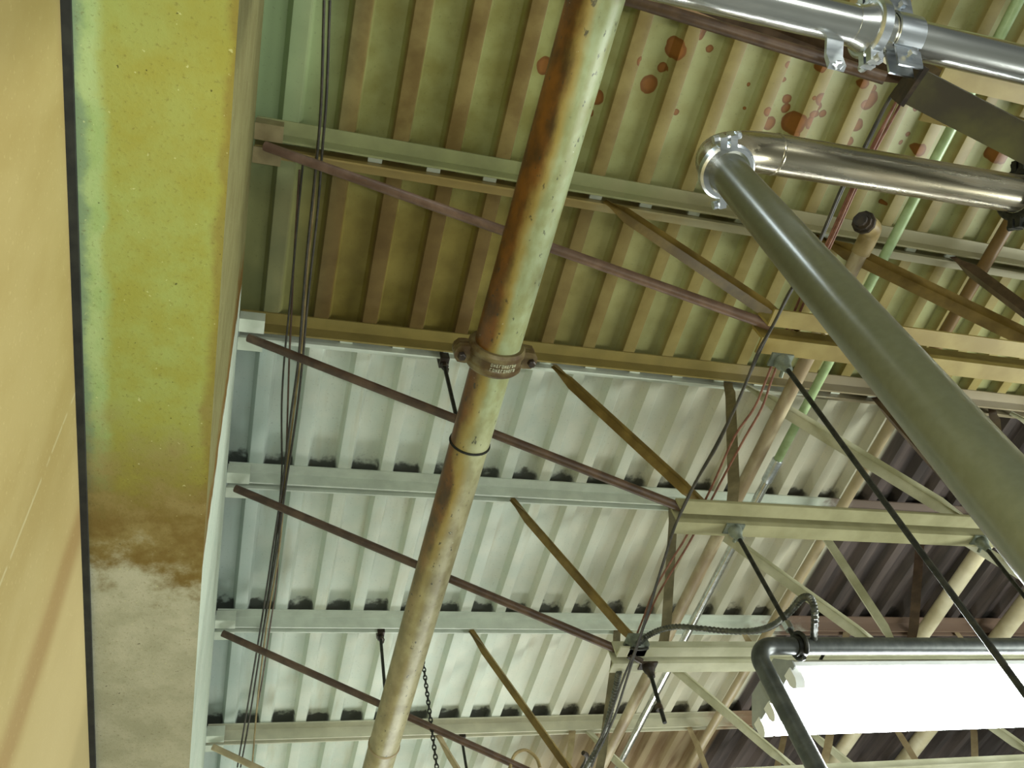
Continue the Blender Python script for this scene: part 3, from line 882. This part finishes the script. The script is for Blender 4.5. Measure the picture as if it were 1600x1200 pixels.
RIGHT = [([(1.197, 0.174, 1.560), (1.180, 0.230, 1.565), (1.180, 0.340, 1.570), (1.172, 0.417, 1.570), (1.176, 0.563, 1.570), (1.162, 0.676, 1.570), (1.157, 0.758, 1.570), (1.153, 0.834, 1.570), (1.157, 0.910, 1.575), (1.160, 1.027, 1.575), (1.154, 1.151, 1.575), (1.146, 1.249, 1.575), (1.143, 1.352, 1.575), (1.143, 1.447, 1.575), (1.156, 1.545, 1.575), (1.166, 1.636, 1.575), (1.182, 1.757, 1.575), (1.199, 1.915, 1.575), (1.209, 2.009, 1.575), (1.221, 2.116, 1.575), (1.239, 2.290, 1.575), (1.239, 2.460, 1.575), (1.243, 2.565, 1.575)], 'black cable of the right-hand bundle, tied under the chord ends', 'cable_black', .0038),
         ([(1.197, 0.191, 1.560), (1.175, 0.238, 1.560), (1.173, 0.345, 1.565), (1.165, 0.423, 1.565), (1.170, 0.571, 1.565), (1.155, 0.687, 1.565), (1.153, 0.768, 1.565), (1.145, 0.846, 1.565), (1.154, 0.946, 1.570), (1.156, 1.126, 1.570), (1.141, 1.261, 1.570), (1.137, 1.371, 1.570), (1.146, 1.491, 1.570), (1.166, 1.670, 1.570), (1.194, 1.924, 1.570), (1.201, 2.084, 1.570), (1.220, 2.309, 1.570), (1.218, 2.451, 1.570)], 'second black cable lying beside the first in the right-hand bundle', 'cable_black', .0035),
         ([(1.281, 0.225, 1.670), (1.278, 0.254, 1.670), (1.278, 0.365, 1.680), (1.276, 0.442, 1.680), (1.279, 0.605, 1.680), (1.275, 0.701, 1.680), (1.287, 0.955, 1.680), (1.294, 1.079, 1.680), (1.275, 1.184, 1.680), (1.278, 1.369, 1.680), (1.271, 1.561, 1.680), (1.259, 1.661, 1.680), (1.248, 1.793, 1.680), (1.255, 1.928, 1.680), (1.260, 2.027, 1.680)], 'red cable of the right-hand bundle, leftmost of the three red ones', 'cable_red', .0032),
         ([(1.301, 0.224, 1.680), (1.299, 0.255, 1.680), (1.298, 0.365, 1.690), (1.296, 0.443, 1.690), (1.300, 0.606, 1.690), (1.299, 0.706, 1.690), (1.310, 0.959, 1.690), (1.324, 1.083, 1.690), (1.316, 1.192, 1.690), (1.306, 1.376, 1.690), (1.300, 1.570, 1.690), (1.289, 1.684, 1.690), (1.275, 1.826, 1.690), (1.278, 1.952, 1.690), (1.278, 2.045, 1.690)], 'red cable in the middle of the right-hand bundle', 'cable_red', .0032),
         ([(1.282, 0.240, 1.675), (1.280, 0.368, 1.675), (1.279, 0.448, 1.675), (1.282, 0.576, 1.675), (1.280, 0.628, 1.675)], 'short red cable ending at the greenish joist behind the drop leg', 'cable_red', .0032)]
for pts, lab, mt, r in RIGHT:
    tag(MB().tube(smooth(pts, 4), r, 8).build('cable', M[mt]), lab, 'cable', CR)

def corrugated(pts, r, amp, n):
    P = smooth(pts, n)
    rs = [r+(amp if i % 2 else -amp) for i in range(len(P))]
    return MB().tube(P, rs, 10)
FL = 'flexible conduits at the cable cluster'
tag(corrugated([(1.217, 1.948, 1.600), (1.249, 1.939, 1.620), (1.271, 1.882, 1.600), (1.294, 1.820, 1.560), (1.331, 1.758, 1.500), (1.375, 1.709, 1.450), (1.388, 1.624, 1.380), (1.376, 1.530, 1.320), (1.359, 1.432, 1.280), (1.340, 1.350, 1.250), (1.334, 1.321, 1.220), (1.338, 1.341, 1.190), (1.380, 1.434, 1.190)], .0085, .0013, 12).build('flexible_conduit', M['flex']),
    'grey ribbed flexible conduit looping from the cable cluster to the lamp frame', 'conduit', FL)
tag(corrugated([(1.196, 2.078, 1.600), (1.210, 2.149, 1.600), (1.227, 2.249, 1.600), (1.244, 2.354, 1.600), (1.254, 2.462, 1.600), (1.247, 2.555, 1.600), (1.240, 2.670, 1.600)], .0095, .0015, 12).build('flexible_conduit', M['flex']),
    'ribbed flexible conduit dropping from the lowest chord end to the bottom edge', 'conduit', FL)
t = thing('cable_box', 'small grey junction fitting knotted with cables on the white joist chord end', 'junction box', (1.230, 1.979, 1.620))
c = Vector((1.230, 1.979, 1.620))
b = MB(); b.box(c.x-.03, c.x+.03, c.y-.028, c.y+.028, c.z-.02, c.z+.025); b.build('box_body', M['cast'], t)
b = MB(); b.lathe((c.x-.02, c.y+.03, c.z-.01), (c.x+.03, c.y+.045, c.z-.03), [(0, .014), (.02, .014), (.02, .010), (.05, .010)], 10); b.build('cable_gland', M['dark_fitting'], t)
b = MB(); b.tube(arc(c+Vector((0, 0, -.004)), (1, 0, 0), (0, .6, .8), .034, 0, 1.9*PI, 16), .005, 8); b.build('wire_tie', M['black_rod'], t)

# chain
def chain(x, y, z0, z1):
    mb = MB()
    n = int((z0-z1)/.019)
    for k in range(n):
        z = z0-k*.019
        a, b = ((1, 0, 0), (0, 1, 0))[k % 2], (0, 0, 1)
        pts = [Vector((x, y, z))+Vector(a)*.0065*math.cos(q)+Vector(b)*.013*math.sin(q) for q in [2*PI*i/10 for i in range(11)]]
        mb.tube(pts, .0026, 6, False)
    return mb.build('chain', M['black_rod'])
tag(chain(.748, J[4]+.053, 2.335, 1.45), 'thin dark chain hanging beside the lower end of the rusty pipe', 'chain')
# hooks
HK = 'dark hooks at the bottom edge'
hk = MB().tube(smooth([(1.137, 2.767, 1.703), (1.130, 2.767, 1.747), (1.096, 2.767, 1.778), (1.052, 2.767, 1.764), (1.022, 2.767, 1.713), (1.007, 2.767, 1.671)], 5), .0065, 10).build('hook', M['olive_pipe'])
tag(hk, 'bent brown hook over the end rod at the bottom edge of the picture', 'hook', HK)
hk = MB().tube(smooth([(1.342, 2.872, 1.750), (1.346, 2.814, 1.750), (1.338, 2.772, 1.750), (1.317, 2.754, 1.750)], 5), .009, 10).build('hook', M['dark_fitting'])
tag(hk, 'small dark hook left of the dropping flexible conduit', 'hook', HK)
